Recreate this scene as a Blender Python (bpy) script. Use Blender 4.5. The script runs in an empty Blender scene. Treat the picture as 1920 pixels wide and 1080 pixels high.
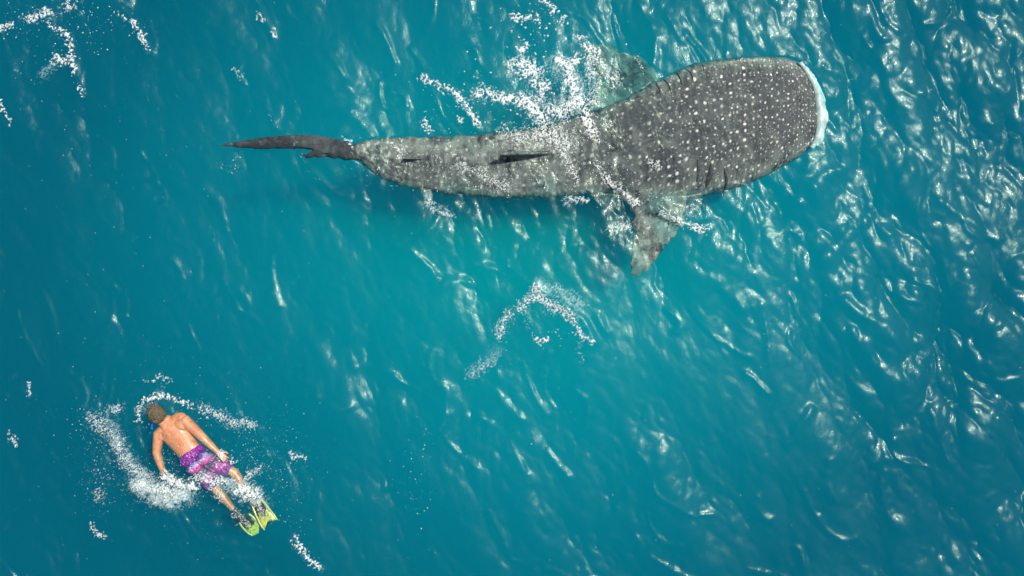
import bpy, bmesh, math, random
import numpy as np
from mathutils import Vector, Matrix

C = bpy.context.scene.collection
rng = np.random.default_rng(7)
random.seed(7)
R = math.radians

# ------------------------------------------------------------------ camera, sky, sun, exposure
PPM = 150.0            # pixels of the 1920 px wide photograph per metre at the sea surface
CAM_H = 10.05          # drone height
sc = bpy.context.scene
cam_d = bpy.data.cameras.new('drone_camera')
cam = bpy.data.objects.new('drone_camera', cam_d)
C.objects.link(cam)
cam.location = (0, 0, CAM_H)
cam.rotation_euler = (0, 0, 0)
cam_d.sensor_width = 36.0
cam_d.lens = 36.0 * CAM_H / (1920 / PPM)
cam_d.clip_start = 0.1
cam_d.clip_end = 2000
sc.camera = cam

SUN_AZ = math.atan2(0.50, 0.87)      # direction towards the sun in the xy plane
SUN_EL = R(58)
world = bpy.data.worlds.new('World')
sc.world = world
world.use_nodes = True
wn = world.node_tree
sky = wn.nodes.new('ShaderNodeTexSky')
sky.sky_type = 'NISHITA'
sky.sun_disc = False
sky.sun_elevation = SUN_EL
sky.sun_rotation = math.pi / 2 - SUN_AZ
sky.air_density = 1.0
sky.dust_density = 4.0
bg = wn.nodes['Background']
bg.inputs['Strength'].default_value = 0.1
wn.links.new(sky.outputs[0], bg.inputs[0])

sun_d = bpy.data.lights.new('sun', 'SUN')
sun_d.energy = 4.6
sun_d.angle = R(0.53)
sun_d.color = (1.0, 0.95, 0.87)
sun = bpy.data.objects.new('sun', sun_d)
C.objects.link(sun)
sd = Vector((math.cos(SUN_AZ) * math.cos(SUN_EL), math.sin(SUN_AZ) * math.cos(SUN_EL), math.sin(SUN_EL)))
sun.rotation_euler = sd.to_track_quat('Z', 'Y').to_euler()
sun.location = sd * 60

sc.view_settings.view_transform = 'Standard'
sc.view_settings.look = 'None'
sc.view_settings.exposure = 0.0
sc.view_settings.gamma = 1.0
sc.view_settings.use_curve_mapping = False
sc.render.engine = 'CYCLES'
cy = sc.cycles
cy.max_bounces = 8
cy.diffuse_bounces = 2
cy.glossy_bounces = 2
cy.transmission_bounces = 2
cy.volume_bounces = 5
cy.transparent_max_bounces = 12
cy.caustics_reflective = False
cy.caustics_refractive = False
cy.use_denoising = True
cy.sample_clamp_indirect = 4.0


def W(px, py, z=0.0):
    """A point at height z that stands at the pixel (px, py) of the 1920x1080 photograph."""
    k = (CAM_H - z) / CAM_H / PPM
    return np.array(((px - 960) * k, (540 - py) * k, z))


# ------------------------------------------------------------------ helpers
def tag(o, label=None, cat=None, group=None, kind=None):
    for k, v in (('label', label), ('category', cat), ('group', group), ('kind', kind)):
        if v:
            o[k] = v
    return o


def mesh_obj(name, verts, faces, mat=None, parent=None, smooth=True):
    me = bpy.data.meshes.new(name)
    if isinstance(faces, np.ndarray):
        n, k = faces.shape
        me.vertices.add(len(verts))
        me.vertices.foreach_set('co', np.asarray(verts, np.float32).ravel())
        me.loops.add(n * k)
        me.loops.foreach_set('vertex_index', faces.astype(np.int32).ravel())
        me.polygons.add(n)
        me.polygons.foreach_set('loop_start', np.arange(0, n * k, k, dtype=np.int32))
        me.polygons.foreach_set('loop_total', np.full(n, k, np.int32))
        me.update(calc_edges=True)
        me.validate()
    else:
        me.from_pydata([tuple(v) for v in verts], [], faces)
        me.update()
    me.polygons.foreach_set('use_smooth', np.full(len(me.polygons), smooth, bool))
    o = bpy.data.objects.new(name, me)
    C.objects.link(o)
    if mat:
        me.materials.append(mat)
    if parent is not None:
        o.parent = parent
    return o


def coords(o):
    a = np.empty(len(o.data.vertices) * 3, np.float32)
    o.data.vertices.foreach_get('co', a)
    return a.reshape(-1, 3).astype(float)


def set_coords(o, co):
    o.data.vertices.foreach_set('co', np.asarray(co, np.float32).ravel())
    o.data.update()


def attr(o, name, data, typ='FLOAT'):
    a = o.data.attributes.new(name, typ, 'POINT')
    a.data.foreach_set('value' if typ == 'FLOAT' else 'vector', np.asarray(data, np.float32).ravel())


def remesh(o, voxel, smooth_it=3, fac=0.5):
    """Grow one continuous closed skin over all the overlapping shapes of o."""
    m = o.modifiers.new('skin', 'REMESH')
    m.mode = 'VOXEL'
    m.voxel_size = voxel
    m.use_smooth_shade = True
    if smooth_it:
        s = o.modifiers.new('soft', 'SMOOTH')
        s.iterations = smooth_it
        s.factor = fac
    dg = bpy.context.evaluated_depsgraph_get()
    me = bpy.data.meshes.new_from_object(o.evaluated_get(dg))
    mats = [m_ for m_ in o.data.materials]
    old = o.data
    o.modifiers.clear()
    o.data = me
    bpy.data.meshes.remove(old)
    me.materials.clear()
    for m_ in mats:
        me.materials.append(m_)
    me.polygons.foreach_set('use_smooth', np.full(len(me.polygons), True, bool))
    return o


class Shape:
    """Collects closed lofts into one vertex / face list."""
    def __init__(self):
        self.v, self.f = [], []

    def rings(self, rings, cap=True):
        b = len(self.v)
        n = len(rings[0])
        for r in rings:
            self.v += [tuple(p) for p in r]
        for i in range(len(rings) - 1):
            for j in range(n):
                k = (j + 1) % n
                self.f.append((b + i * n + j, b + i * n + k, b + (i + 1) * n + k, b + (i + 1) * n + j))
        if cap:
            self.f.append(tuple(b + j for j in range(n))[::-1])
            e = b + (len(rings) - 1) * n
            self.f.append(tuple(e + j for j in range(n)))
        return self

    def loft(self, pts, ra, rb=None, side=(0, 0, 1), n=14, ends=True):
        """A tube through pts; ra is the half width along `side`, rb across it."""
        pts = [np.array(p, float) for p in pts]
        rb = ra if rb is None else rb
        side = np.array(side, float)
        rings = []
        m = len(pts)
        tang = []
        for i in range(m):
            t = pts[min(i + 1, m - 1)] - pts[max(i - 1, 0)]
            tang.append(t / (np.linalg.norm(t) + 1e-9))

        def ring(c, t, a, b):
            s = side - t * np.dot(side, t)
            s /= np.linalg.norm(s) + 1e-9
            u = np.cross(t, s)
            return [c + s * a * math.cos(q) + u * b * math.sin(q) for q in np.linspace(0, 2 * math.pi, n, endpoint=False)]
        if ends:
            for q in (0.25, 0.6, 0.87):
                k = math.sqrt(1 - (1 - q) ** 2)
                rings.append(ring(pts[0] - tang[0] * (1 - q) * min(ra[0], rb[0]) * 1.0, tang[0], ra[0] * k, rb[0] * k))
        for i in range(m):
            rings.append(ring(pts[i], tang[i], ra[i], rb[i]))
        if ends:
            for q in (0.87, 0.6, 0.25):
                k = math.sqrt(1 - (1 - q) ** 2)
                rings.append(ring(pts[-1] + tang[-1] * (1 - q) * min(ra[-1], rb[-1]) * 1.0, tang[-1], ra[-1] * k, rb[-1] * k))
        return self.rings(rings)

    def ball(self, c, axes, nu=18, nv=12):
        """An ellipsoid; axes are three vectors."""
        c = np.array(c, float)
        ax = [np.array(a, float) for a in axes]
        rings = []
        for i in range(1, nv):
            th = math.pi * i / nv
            rings.append([c + ax[2] * -math.cos(th) + (ax[0] * math.cos(p) + ax[1] * math.sin(p)) * math.sin(th)
                          for p in np.linspace(0, 2 * math.pi, nu, endpoint=False)])
        return self.rings(rings)

    def plate(self, outline, thick, normal):
        """A blade with a rounded edge: an outline of 3-D points, swollen towards its middle."""
        o = np.array(outline, float)
        nrm = np.array(normal, float)
        nrm /= np.linalg.norm(nrm)
        c = o.mean(0)
        rings = []
        for s, t in ((0.2, -1), (0.6, -0.93), (0.85, -0.72), (0.97, -0.35), (1.0, 0), (0.97, 0.35), (0.85, 0.72), (0.6, 0.93), (0.2, 1)):
            rings.append(c + (o - c) * s + nrm * thick * t)
        return self.rings(rings)

    def build(self, name, mat=None, parent=None, smooth=True):
        return mesh_obj(name, self.v, self.f, mat, parent, smooth)


class Noise:
    """A periodic random field on a grid, filtered in the frequency domain."""
    def __init__(self, L, N, shape, seed, slope=False):
        r = np.random.default_rng(seed)
        k = np.fft.fftfreq(N, L / N)
        kx, ky = np.meshgrid(k, k, indexing='ij')
        kk = np.hypot(kx, ky)
        kk[0, 0] = 1e9
        self.F = np.fft.fft2(r.standard_normal((N, N))) * shape(kx, ky, kk)
        self.kx, self.ky, self.kk = kx, ky, kk
        a = np.real(np.fft.ifft2(self.F))
        self.F /= a.std()
        self.a = a / a.std()
        self.L, self.N = L, N

    def __call__(self, x, y, a=None):
        a = self.a if a is None else a
        u = np.asarray(x) / self.L * self.N
        v = np.asarray(y) / self.L * self.N
        i = np.floor(u).astype(int)
        j = np.floor(v).astype(int)
        fu, fv = u - i, v - j
        i0, j0, i1, j1 = i % self.N, j % self.N, (i + 1) % self.N, (j + 1) % self.N
        return (a[i0, j0] * (1 - fu) + a[i1, j0] * fu) * (1 - fv) + (a[i0, j1] * (1 - fu) + a[i1, j1] * fu) * fv


def band(lo, hi, p=0.0):
    """A band of wavelengths between lo and hi metres."""
    return lambda kx, ky, kk: np.where((kk > 1 / hi) & (kk < 1 / lo), kk ** p, 0) 


def sstep(a, b, x):
    t = np.clip((x - a) / (b - a), 0, 1)
    return t * t * (3 - 2 * t)


# ------------------------------------------------------------------ materials
def new_mat(name):
    m = bpy.data.materials.new(name)
    m.use_nodes = True
    nt = m.node_tree
    nt.nodes.clear()
    out = nt.nodes.new('ShaderNodeOutputMaterial')
    return m, nt, out


def node(nt, typ, **kw):
    n = nt.nodes.new(typ)
    for k, v in kw.items():
        if k.startswith('i_'):
            key = k[2:].replace('_', ' ')
            n.inputs[int(key) if key.isdigit() else key].default_value = v
        else:
            setattr(n, k, v)
    return n


def ramp(nt, fac, stops):
    r = nt.nodes.new('ShaderNodeValToRGB')
    nt.links.new(fac, r.inputs[0])
    e = r.color_ramp.elements
    while len(e) < len(stops):
        e.new(0.5)
    for q, (p, c) in zip(e, stops):
        q.position = p
        q.color = (*c, 1) if len(c) == 3 else c
    return r.outputs[0]


def math_n(nt, op, a, b=None, clamp=False):
    n = nt.nodes.new('ShaderNodeMath')
    n.operation = op
    n.use_clamp = clamp
    for i, s in enumerate((a, b)):
        if s is None:
            continue
        if isinstance(s, (int, float)):
            n.inputs[i].default_value = s
        else:
            nt.links.new(s, n.inputs[i])
    return n.outputs[0]


def mix_c(nt, fac, a, b, blend='MIX'):
    n = nt.nodes.new('ShaderNodeMix')
    n.data_type = 'RGBA'
    n.blend_type = blend
    for sock, s in ((n.inputs[0], fac), (n.inputs[6], a), (n.inputs[7], b)):
        if isinstance(s, (int, float)):
            sock.default_value = s
        elif isinstance(s, tuple):
            sock.default_value = (*s, 1)
        else:
            nt.links.new(s, sock)
    return n.outputs[2]


def ripple_bump(nt, amount=1.0, co=None, base=None):
    """Capillary ripples: fine relief shared by the sea and the film of water on wet skin."""
    if co is None:
        co = node(nt, 'ShaderNodeNewGeometry').outputs['Position']
    mp = node(nt, 'ShaderNodeMapping')
    mp.inputs['Rotation'].default_value = (0, 0, -SUN_AZ)
    mp.inputs['Scale'].default_value = (1.0, 0.5, 1.0)
    nt.links.new(co, mp.inputs[0])
    n1 = node(nt, 'ShaderNodeTexNoise', i_Scale=8.0, i_Detail=4.0, i_Roughness=0.62, i_Distortion=0.6)
    n2 = node(nt, 'ShaderNodeTexNoise', i_Scale=45.0, i_Detail=2.0, i_Roughness=0.6, i_Distortion=0.5)
    for n in (n1, n2):
        nt.links.new(mp.outputs[0], n.inputs['Vector'])
    h = math_n(nt, 'ADD', math_n(nt, 'MULTIPLY', n1.outputs[0], 0.0068 * amount), math_n(nt, 'MULTIPLY', n2.outputs[0], 0.0019 * amount))
    b = node(nt, 'ShaderNodeBump', i_Strength=1.0, i_Distance=1.0)
    nt.links.new(h, b.inputs['Height'])
    if base is not None:
        nt.links.new(base, b.inputs['Normal'])
    return b.outputs[0]


def water_gloss(nt, nrm, calm=None):
    # three scales of unresolved roughness: the broad sheen of wind-ruffled facets, their bright faces, and the sharp glints
    g1 = node(nt, 'ShaderNodeBsdfGlossy', distribution='BECKMANN', i_Roughness=0.285)
    g1.inputs['Color'].default_value = (0.250, 0.305, 0.235, 1)
    g2 = node(nt, 'ShaderNodeBsdfGlossy', i_Roughness=0.07)
    g3 = node(nt, 'ShaderNodeBsdfGlossy', i_Roughness=0.44)
    g3.inputs['Color'].default_value = (0.45, 1.0, 0.92, 1)
    for g in (g1, g2, g3):
        nt.links.new(calm if calm is not None and g is g2 else nrm, g.inputs['Normal'])
    gm = node(nt, 'ShaderNodeMixShader', i_0=0.10)
    nt.links.new(g1.outputs[0], gm.inputs[1])
    nt.links.new(g2.outputs[0], gm.inputs[2])
    gm0 = gm
    gm = node(nt, 'ShaderNodeMixShader', i_0=0.14)
    nt.links.new(gm0.outputs[0], gm.inputs[1])
    nt.links.new(g3.outputs[0], gm.inputs[2])
    fr = node(nt, 'ShaderNodeFresnel', i_IOR=1.40)
    nt.links.new(nrm, fr.inputs['Normal'])
    return gm, fr


def make_water():
    m, nt, out = new_mat('sea_water')
    nrm = ripple_bump(nt, 1.0)
    gm, fr = water_gloss(nt, nrm)
    # a back face (seen from below) is left clear so that light inside the sea is not trapped
    geo = node(nt, 'ShaderNodeNewGeometry')
    f = math_n(nt, 'MULTIPLY', fr.outputs[0], math_n(nt, 'SUBTRACT', 1.0, geo.outputs['Backfacing']))
    tr = node(nt, 'ShaderNodeBsdfTransparent')
    mx = node(nt, 'ShaderNodeMixShader')
    nt.links.new(f, mx.inputs[0])
    nt.links.new(tr.outputs[0], mx.inputs[1])
    nt.links.new(gm.outputs[0], mx.inputs[2])
    nt.links.new(mx.outputs[0], out.inputs['Surface'])
    sc_ = node(nt, 'ShaderNodeVolumeScatter', i_Density=VOL_S, i_Anisotropy=0.0)
    sc_.inputs['Color'].default_value = (*VOL_SC, 1)
    ab = node(nt, 'ShaderNodeVolumeAbsorption', i_Density=VOL_A)
    ab.inputs['Color'].default_value = (*VOL_AC, 1)
    ad = node(nt, 'ShaderNodeAddShader')
    nt.links.new(sc_.outputs[0], ad.inputs[0])
    nt.links.new(ab.outputs[0], ad.inputs[1])
    nt.links.new(ad.outputs[0], out.inputs['Volume'])
    m.cycles.homogeneous_volume = True
    return m


# scattering per metre is VOL_S * colour; absorption per metre is VOL_A * (1 - colour)
VOL_S, VOL_SC = 0.21, (0.01, 0.83, 0.97)
VOL_A, VOL_AC = 3.0, (0.10, 0.904, 0.935)


def make_seabed():
    m, nt, out = new_mat('seabed_sand')
    p = node(nt, 'ShaderNodeBsdfPrincipled', i_Roughness=0.9)
    n = node(nt, 'ShaderNodeTexNoise', i_Scale=0.5, i_Detail=4.0)
    nt.links.new(node(nt, 'ShaderNodeNewGeometry').outputs['Position'], n.inputs['Vector'])
    nt.links.new(ramp(nt, n.outputs[0], [(0.3, (0.42, 0.40, 0.34)), (0.7, (0.55, 0.52, 0.44))]), p.inputs['Base Color'])
    nt.links.new(p.outputs[0], out.inputs['Surface'])
    return m


def make_shark_skin():
    m, nt, out = new_mat('whale_shark_skin')
    uv = node(nt, 'ShaderNodeAttribute', attribute_name='spot_map').outputs['Vector']
    vo = node(nt, 'ShaderNodeTexVoronoi', voronoi_dimensions='2D', i_Scale=1.0, i_Randomness=0.62)
    wob = node(nt, 'ShaderNodeTexNoise', i_Scale=2.3, i_Detail=1.0)
    nt.links.new(uv, wob.inputs['Vector'])
    add = node(nt, 'ShaderNodeVectorMath', operation='ADD')
    sub = node(nt, 'ShaderNodeVectorMath', operation='MULTIPLY_ADD')
    sub.inputs[1].default_value = (0.35, 0.35, 0.35)
    sub.inputs[2].default_value = (-0.17, -0.17, -0.17)
    nt.links.new(wob.outputs['Color'], sub.inputs[0])
    nt.links.new(uv, add.inputs[0])
    nt.links.new(sub.outputs[0], add.inputs[1])
    nt.links.new(add.outputs[0], vo.inputs['Vector'])
    sepc = node(nt, 'ShaderNodeSeparateColor')
    nt.links.new(vo.outputs['Color'], sepc.inputs[0])
    size = math_n(nt, 'ADD', math_n(nt, 'MULTIPLY', sepc.outputs[0], 0.12), 0.115)
    d = math_n(nt, 'SUBTRACT', size, vo.outputs['Distance'])
    spot = math_n(nt, 'MULTIPLY', d, 8.0, clamp=True)
    spot = math_n(nt, 'MULTIPLY', spot, math_n(nt, 'ADD', math_n(nt, 'MULTIPLY', sepc.outputs[1], 0.6), 0.4))
    # a second scatter of faint small spots between the large ones
    vo2 = node(nt, 'ShaderNodeTexVoronoi', voronoi_dimensions='2D', i_Scale=2.1, i_Randomness=0.95)
    nt.links.new(add.outputs[0], vo2.inputs['Vector'])
    sep2 = node(nt, 'ShaderNodeSeparateColor')
    nt.links.new(vo2.outputs['Color'], sep2.inputs[0])
    small = math_n(nt, 'MULTIPLY', math_n(nt, 'SUBTRACT', math_n(nt, 'MULTIPLY', sep2.outputs[0], 0.30), vo2.outputs['Distance']), 9.0, clamp=True)
    spot = math_n(nt, 'MAXIMUM', spot, math_n(nt, 'MULTIPLY', small, math_n(nt, 'MULTIPLY', sep2.outputs[1], 0.36)))
    vis = node(nt, 'ShaderNodeAttribute', attribute_name='spot_amount').outputs['Fac']
    spot = math_n(nt, 'MULTIPLY', spot, vis)
    pos = node(nt, 'ShaderNodeNewGeometry').outputs['Position']
    n1 = node(nt, 'ShaderNodeTexNoise', i_Scale=3.6, i_Detail=6.0, i_Roughness=0.68, i_Distortion=0.9)
    n2 = node(nt, 'ShaderNodeTexNoise', i_Scale=22.0, i_Detail=4.0, i_Roughness=0.7, i_Distortion=0.8)
    for n in (n1, n2):
        nt.links.new(pos, n.inputs['Vector'])
    base = ramp(nt, n1.outputs[0], [(0.30, (0.016, 0.023, 0.030)), (0.52, (0.033, 0.043, 0.051)), (0.72, (0.088, 0.102, 0.098))])
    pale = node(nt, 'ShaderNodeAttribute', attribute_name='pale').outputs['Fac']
    veil_blot = math_n(nt, 'MULTIPLY', pale, math_n(nt, 'ADD', math_n(nt, 'MULTIPLY', n1.outputs[0], 3.2), -1.15, clamp=True))
    base = mix_c(nt, veil_blot, base, (0.20, 0.255, 0.22))  # greenish blotches put the water veil and caustic light into the skin colour
    base = mix_c(nt, math_n(nt, 'MULTIPLY', math_n(nt, 'SUBTRACT', n2.outputs[0], 0.5), 0.8, clamp=True), base, (0.19, 0.215, 0.205))
    base = mix_c(nt, math_n(nt, 'MULTIPLY', math_n(nt, 'SUBTRACT', 0.46, n2.outputs[0]), 2.0, clamp=True), base, (0.030, 0.038, 0.045))
    # fine pale lines across the body between the spots, also carrying caustic light in the colour
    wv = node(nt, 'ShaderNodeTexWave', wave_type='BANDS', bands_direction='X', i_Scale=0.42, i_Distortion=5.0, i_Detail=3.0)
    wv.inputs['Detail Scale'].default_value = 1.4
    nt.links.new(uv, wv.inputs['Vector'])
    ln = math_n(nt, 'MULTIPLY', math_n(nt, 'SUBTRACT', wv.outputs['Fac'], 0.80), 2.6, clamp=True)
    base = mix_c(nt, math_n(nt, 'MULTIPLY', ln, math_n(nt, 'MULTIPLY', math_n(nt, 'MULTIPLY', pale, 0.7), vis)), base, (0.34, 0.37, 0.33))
    col = mix_c(nt, spot, base, (0.66, 0.66, 0.58))
    p = node(nt, 'ShaderNodeBsdfPrincipled', i_Roughness=0.55)
    p.inputs['Specular IOR Level'].default_value = 0.12
    wet = node(nt, 'ShaderNodeAttribute', attribute_name='wet').outputs['Fac']
    nt.links.new(col, p.inputs['Base Color'])
    b = node(nt, 'ShaderNodeBump', i_Strength=0.2, i_Distance=0.02)
    nt.links.new(n2.outputs[0], b.inputs['Height'])
    nt.links.new(b.outputs[0], p.inputs['Normal'])
    # the film of sea water that runs over the back: its own rippled surface and its own shine
    fl = node(nt, 'ShaderNodeAttribute', attribute_name='film_normal').outputs['Vector']
    gm, fr = water_gloss(nt, ripple_bump(nt, 1.0, base=fl))
    mx = node(nt, 'ShaderNodeMixShader')
    nt.links.new(math_n(nt, 'MULTIPLY', fr.outputs[0], wet), mx.inputs[0])
    nt.links.new(p.outputs[0], mx.inputs[1])
    nt.links.new(gm.outputs[0], mx.inputs[2])
    nt.links.new(mx.outputs[0], out.inputs['Surface'])
    return m


def simple(name, col, rough=0.5, coat=0.0, spec=0.3, noise=None, bump=0.0):
    m, nt, out = new_mat(name)
    p = node(nt, 'ShaderNodeBsdfPrincipled', i_Roughness=rough)
    p.inputs['Specular IOR Level'].default_value = spec
    p.inputs['Coat Weight'].default_value = coat
    p.inputs['Coat Roughness'].default_value = 0.12
    n = node(nt, 'ShaderNodeTexNoise', i_Scale=(noise[0] if noise else 30.0), i_Detail=4.0, i_Roughness=0.65)
    nt.links.new(node(nt, 'ShaderNodeNewGeometry').outputs['Position'], n.inputs['Vector'])
    lo = tuple(c * 0.75 for c in col)
    hi = noise[1] if noise else tuple(min(1, c * 1.2) for c in col)
    nt.links.new(ramp(nt, n.outputs[0], [(0.35, lo), (0.65, hi)]), p.inputs['Base Color'])
    if bump:
        b = node(nt, 'ShaderNodeBump', i_Strength=1.0, i_Distance=bump)
        nt.links.new(n.outputs[0], b.inputs['Height'])
        nt.links.new(b.outputs[0], p.inputs['Normal'])
        if coat:
            nt.links.new(b.outputs[0], p.inputs['Coat Normal'])
    nt.links.new(p.outputs[0], out.inputs['Surface'])
    return m


def make_foam():
    m, nt, out = new_mat('foam')
    dens = node(nt, 'ShaderNodeAttribute', attribute_name='thickness').outputs['Fac']
    pos = node(nt, 'ShaderNodeNewGeometry').outputs['Position']
    n = node(nt, 'ShaderNodeTexNoise', i_Scale=70.0, i_Detail=3.0, i_Roughness=0.7, i_Distortion=0.5)
    nt.links.new(pos, n.inputs['Vector'])
    a = math_n(nt, 'ADD', dens, math_n(nt, 'MULTIPLY', math_n(nt, 'SUBTRACT', n.outputs[0], 0.5), 1.1), clamp=True)
    p = node(nt, 'ShaderNodeBsdfPrincipled', i_Roughness=0.5)
    p.inputs['Base Color'].default_value = (0.62, 0.68, 0.67, 1)
    b = node(nt, 'ShaderNodeBump', i_Strength=0.8, i_Distance=0.012)
    nt.links.new(n.outputs[0], b.inputs['Height'])
    nt.links.new(b.outputs[0], p.inputs['Normal'])
    tr = node(nt, 'ShaderNodeBsdfTransparent')
    mx = node(nt, 'ShaderNodeMixShader')
    nt.links.new(a, mx.inputs[0])
    nt.links.new(tr.outputs[0], mx.inputs[1])
    nt.links.new(p.outputs[0], mx.inputs[2])
    nt.links.new(mx.outputs[0], out.inputs['Surface'])
    return m


M_WATER = make_water()
M_BED = make_seabed()
M_SKIN = make_shark_skin()
M_FOAM = make_foam()

# ------------------------------------------------------------------ the shark's outline (from above): pixel x, upper y, lower y, crest z, belly z
SHARK = np.array([
    (1540, 190, 246, -0.05, -0.22), (1537, 172, 256, -0.01, -0.30), (1531, 150, 267, 0.02, -0.38), (1520, 130, 280, 0.045, -0.45),
    (1505, 113, 292, 0.06, -0.5), (1480, 103, 307, 0.07, -0.55), (1450, 101, 324, 0.08, -0.6), (1400, 102, 346, 0.085, -0.65),
    (1350, 106, 360, 0.085, -0.7), (1300, 117, 367, 0.08, -0.72), (1260, 135, 369, 0.08, -0.74), (1230, 150, 368, 0.075, -0.75),
    (1200, 170, 366, 0.07, -0.76), (1150, 193, 363, 0.07, -0.76), (1100, 207, 363, 0.07, -0.75), (1050, 226, 366, 0.07, -0.74),
    (1000, 237, 370, 0.07, -0.7), (950, 245, 370, 0.07, -0.66), (900, 249, 366, 0.065, -0.6), (850, 252, 363, 0.06, -0.53),
    (800, 254, 356, 0.055, -0.46), (750, 254, 345, 0.05, -0.4), (720, 256, 335, 0.045, -0.36), (695, 260, 322, 0.04, -0.33),
    (678, 264, 307, 0.03, -0.3), (664, 268, 297, 0.02, -0.28), (648, 270, 291, 0.01, -0.26), (625, 267, 283, -0.02, -0.24), (605, 265, 277, -0.05, -0.22)], float)[::-1]
SHARK[:, 3] -= 0.022 * (SHARK[:, 0] > 690)


def shark_row(px):
    return [np.interp(px, SHARK[:, 0], SHARK[:, i]) for i in range(1, 5)]


def shark_top(x, y):
    """(height of the shark's back, distance from the midline in half widths) above world x, y; far outside gives e > 1."""
    px = x * PPM + 960
    py = 540 - y * PPM
    t, b, zt, _ = shark_row(px)
    c, w = (t + b) / 2, np.maximum((b - t) / 2, 2)
    e = np.abs(py - c) / w
    e = np.where((px > 1541) | (px < 606), 9, e)
    hu = 0.10 + 0.10 * (w / 130)
    z = zt - hu + hu * np.maximum(1 - np.minimum(e, 1) ** 3.0, 0) ** (1 / 2.2)
    return z, e


# ------------------------------------------------------------------ the sea surface
def wave_spec(kx, ky, kk):
    ang = np.arctan2(ky, kx)
    d = np.cos(ang - math.atan2(0.36, 0.93))
    dirw = 0.36 + np.abs(d) ** 4
    lo, hi = 0.085, 2.4
    return np.where((kk > 1 / hi) & (kk < 1 / lo), kk ** -2.05, 0) * dirw


WAVE = Noise(20.0, 1400, wave_spec, 11)
RMS = 0.037
Fh = WAVE.F * RMS
hgt = np.real(np.fft.ifft2(Fh))
chx = np.real(np.fft.ifft2(-1j * WAVE.kx / WAVE.kk * Fh))
chy = np.real(np.fft.ifft2(-1j * WAVE.ky / WAVE.kk * Fh))
AMP = Noise(20.0, 400, band(1.5, 8.0, -1.0), 5)


def amp(x, y):
    a = 0.64 + 0.62 * sstep(1.0, 6.0, x + 0.35 * y)
    return a * (1 + 0.22 * np.clip(AMP(x, y), -2, 2))


# small separate wavelets that stand out of the chop: pixel polyline, width and height in metres
RIDGES = [([(950, 515), (1003, 538), (1052, 562), (1090, 592), (1110, 640)], .075, .030), ([(1000, 545), (955, 588), (932, 640), (880, 705)], .06, .014),
          ([(1700, 315), (1640, 370), (1590, 430), (1556, 485)], .12, .030), ([(1565, 320), (1512, 370), (1470, 440)], .09, .026), ([(792, 146), (850, 175), (896, 232)], .06, .022),
          ([(885, 508), (935, 530)], .05, .018), ([(655, 215), (640, 262)], .05, .018), ([(830, 395), (770, 470)], .06, .014), ([(1238, 395), (1325, 434)], .06, .022),
          ([(1020, 845), (1055, 888)], .05, .018), ([(910, 950), (962, 1042)], .05, .018), ([(1515, 925), (1545, 985)], .06, .018), ([(1355, 520), (1402, 575)], .09, .022),
          ([(700, 40), (732, 118)], .05, .018), ([(615, 105), (642, 168)], .05, .016), ([(50, 715), (62, 760)], .05, .016), ([(200, 610), (215, 545)], .06, .014), ([(268, 290), (290, 335)], .05, .016),
          ([(1590, 565), (1650, 610), (1690, 660)], .08, .026), ([(1600, 620), (1650, 680), (1680, 720)], .08, .026), ([(1470, 830), (1520, 770)], .06, .018), ([(1380, 695), (1430, 735)], .05, .018),
          ([(1200, 5), (1225, 60), (1215, 110)], .06, .020), ([(1040, 10), (1100, 45), (1120, 90)], .05, .016), ([(1150, 40), (1165, 95)], .05, .018), ([(880, 70), (925, 150)], .06, .016),
          ([(470, 0), (512, 65)], .05, .018), ([(440, 120), (455, 155)], .04, .014), ([(775, 95), (800, 140)], .05, .016), ([(545, 1000), (602, 1062)], .05, .018), ([(820, 820), (830, 790), (845, 770)], .05, .014),
          ([(650, 700), (720, 690), (780, 720)], .08, .014), ([(830, 545), (890, 540), (930, 555)], .08, .014), ([(1005, 700), (1030, 660)], .06, .014), ([(1205, 905), (1140, 985)], .06, .014), ([(960, 860), (985, 905)], .07, .016),
          ([(600, 330), (640, 360)], .04, .014), ([(500, 205), (530, 255)], .04, .014), ([(110, 60), (150, 175)], .05, .018), ([(0, 55), (150, 5)], .05, .018), ([(215, 20), (283, 98)], .05, .018), ([(0, 185), (25, 240)], .05, .018)]


def seg_dist(X, Y, a, b):
    ax, ay = a
    bx, by = b
    dx, dy = bx - ax, by - ay
    t = np.clip(((X - ax) * dx + (Y - ay) * dy) / (dx * dx + dy * dy + 1e-9), 0, 1)
    return np.hypot(X - ax - t * dx, Y - ay - t * dy)


_r = random.Random(77)
for _ in range(120):
    # short crossing wavelets all over, most of them lying down to the right like the chop
    cx_, cy_ = _r.uniform(0, 1920), _r.uniform(0, 1080)
    a_ = math.radians(_r.gauss(62, 24))
    L_, bend = _r.uniform(18, 60), _r.gauss(0, 0.35)
    pts_ = [(cx_ + math.cos(a_ + bend * t) * L_ * t, cy_ + math.sin(a_ + bend * t) * L_ * t) for t in (-1, -.5, 0, .5, 1)]
    w_ = _r.uniform(.028, .06)
    RIDGES.append((pts_, w_, w_ * _r.uniform(.22, .36)))


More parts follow.
